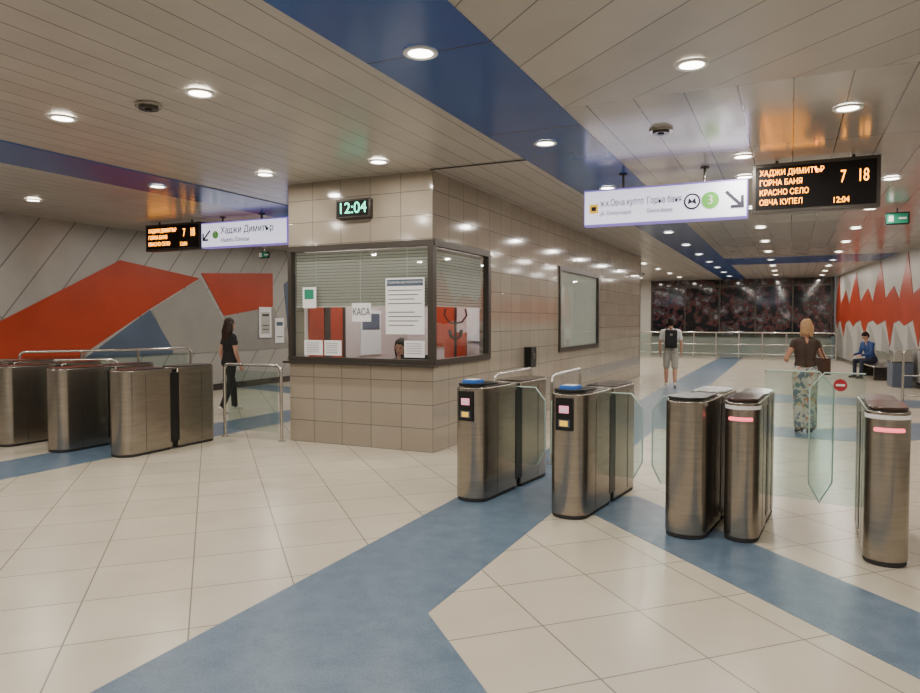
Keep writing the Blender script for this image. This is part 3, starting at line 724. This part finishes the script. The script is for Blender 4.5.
mr_,KM,TM,HM=person('man_walking',(5.12,17.1),-.25,1.68,'twhite','tkhaki','shoew','hdark',sleeve=.62,shorts=.90,
   legs={'L':((-.02,.16,-1),(0,.02,-1),(-.1,1,0)),'R':((.04,-.06,-1),(0,-.30,-1),(.1,1,-.35))},
   arms={'L':((-.22,-.10,-1),(.0,.25,-1)),'R':((.22,.06,-1),(.02,.30,-1))})
bp=empty('backpack',(5.12,17.1,0),-.25)
mb=MB()
def kb_(p_): return tuple(KM(TM(*p_)))
c=KM(TM(0,-.19,1.23)); 
mb.box(-.14,.14,c.y-.07,c.y+.07,c.z-.22,c.z+.21,'tblack').box(-.10,.10,c.y-.11,c.y-.07,c.z-.17,c.z+.03,'tblack').box(-.03,.03,c.y-.075,c.y-.071,c.z+.08,c.z+.12,'mgrey')
mb.tube([(-.03,c.y+.05,c.z+.21),(-.02,c.y+.05,c.z+.25),(.02,c.y+.05,c.z+.25),(.03,c.y+.05,c.z+.21)],.007,'tblack',8)
mb.build('bag',parent=bp,bevel=.035,bseg=4)
mb=MB()
for s_ in (-1,1):
    mb.tube([kb_((s_*.09,-.12,1.40)),kb_((s_*.10,-.05,1.475)),kb_((s_*.10,.03,1.485)),kb_((s_*.105,.11,1.40)),kb_((s_*.12,.125,1.25)),kb_((s_*.15,.05,1.12)),kb_((s_*.10,-.13,1.08))],.014,'tblack',8)
mb.build('straps',parent=bp)
wr2,KW,TW,HW=person('woman_with_handbag',(5.01,10.2),-.12,1.62,'tbrown','floral','shoe','hblond',skin='skint',female=True,sleeve=.25,thigh=.108,calf=.094,
   legs={'L':((.05,.05,-1),(.02,-.02,-1),(-.1,1,-.3)),'R':((-.02,-.03,-1),(-.03,-.16,-1),(.1,1,-.35))},
   arms={'L':((-.45,.05,-1),(.25,.75,-.15)),'R':((.42,-.02,-1),(.05,.75,-.35))},hairstyle='bob',heel=.05,yaw=.3)
hb=empty('handbag',(5.01,10.2,0),-.12)
c=KW(TW(.27,.02,1.03))
MB().box(c.x-.055,c.x+.055,c.y-.14,c.y+.14,c.z-.12,c.z+.12,'leather').box(c.x+.055,c.x+.062,c.y-.12,c.y+.12,c.z+.0,c.z+.11,'leather').ball((c.x+.065,c.y,c.z+.01),.012,'steelb',8).build('bag',parent=hb,bevel=.025,bseg=3)
sh=KW(TW(.13,.0,1.475))
MB().tube([(c.x,c.y-.11,c.z+.10),tuple(KW(TW(.215,-.10,1.25))),tuple(KW(TW(.165,-.07,1.42))),tuple(sh),tuple(KW(TW(.165,.09,1.42))),tuple(KW(TW(.215,.12,1.25))),(c.x,c.y+.11,c.z+.10)],.009,'leather',8).build('strap',parent=hb)
person('woman_in_black',(-4.08,12.45),-.75,1.66,'tblack','tblack','shoew','hbrown',female=True,sleeve=.45,thigh=.088,calf=.058,
   legs={'L':((0,.30,-1),(0,.05,-1),(0,1,.05)),'R':((0,-.12,-1),(0,-.42,-1),(0,1,-.5))},
   arms={'L':((-.15,-.25,-1),(0,.25,-1)),'R':((.15,.05,-1),(-.1,.40,-.9))},hairstyle='long')
sx_,sy_=rx(20.0)-.42,20.0
person('man_seated',(sx_-.10,sy_),math.pi/2+.15,1.75,'tblue','tjean','shoe','hdark',sleeve=2,lean=.28,pel=(0,0,.55),
   legs={'L':((-.12,1,-.02),(-.05,.10,-1),(-.1,1,0)),'R':((.15,1,-.02),(.05,-.05,-1),(.1,1,0))},
   arms={'L':((-.1,.55,-1),(.30,1,.15)),'R':((.1,.55,-1),(-.30,1,.15))},nod=.35)
be=empty('bench',(sx_+.02,sy_,0),-math.atan2(.3755,1))
MB().box(-.24,.24,-1.1,1.1,.36,.405,'steelb').build('seat',parent=be,bevel=.01)
MB().box(-.2,.2,-.95,-.88,0,.36,'steeld').box(-.2,.2,.88,.95,0,.36,'steeld').box(.20,.25,-1.1,1.1,.405,.75,'steelb').build('legs_and_back',parent=be,bevel=.006)
qx,qy=rx(17.4)-.35,17.4
MB().box(-.22,.22,-.3,.3,0,.62,'bingrey').box(-.2,.2,-.28,.28,.62,.9,'steelb').box(-.23,.23,-.31,.31,.60,.63,'steeld').build('litter_bin',loc=(qx,qy,0),rz=-math.atan2(.3755,1),bevel=.015)
cb_=W(BX-1.02,BY+1.0)
person('ticket_clerk',(cb_[0],cb_[1],.02),RZ+math.pi+.2,1.70,'tblack','tjean','shoe','hdark',female=True,sleeve=.5,pel=(0,0,.67),lean=.06,
   legs={'L':((-.1,1,-.16),(0,.05,-1),(0,1,0)),'R':((.1,1,-.16),(0,.05,-1),(0,1,0))},
   arms={'L':((-.1,.5,-1),(.15,1,.1)),'R':((.1,.5,-1),(-.15,1,.1))},nod=.1,hairstyle='bob')
oc=empty('office_chair',(cb_[0],cb_[1],.02),RZ+math.pi+.2)
mb=MB().box(-.23,.23,-.22,.22,.42,.49,'blackm').box(-.2,.2,-.28,-.24,.57,1.0,'blackm').box(-.03,.03,-.27,-.2,.42,.6,'blackm').tube([(0,0,.06),(0,0,.42)],.03,'steeld')
for i in range(5):
    an=i*2*math.pi/5; mb.tube([(0,0,.09),(.26*math.cos(an),.26*math.sin(an),.05)],.018,'blackm',8); mb.ball((.26*math.cos(an),.26*math.sin(an),.025),.025,'black',8)
mb.build('frame',parent=oc,bevel=.01)

# ---------------------------------------------------------------- world + camera
w=bpy.data.worlds.new('World'); bpy.context.scene.world=w; w.use_nodes=True
w.node_tree.nodes['Background'].inputs[0].default_value=(.9,.88,.85,1); w.node_tree.nodes['Background'].inputs[1].default_value=.15
cam=bpy.data.cameras.new('camera'); cam.sensor_width=36; cam.lens=27.55; cam.clip_end=200
co=bpy.data.objects.new('camera',cam); co.location=(0,0,1.65); co.rotation_euler=(math.radians(90-2.155),0,0)
bpy.context.scene.collection.objects.link(co); bpy.context.scene.camera=co
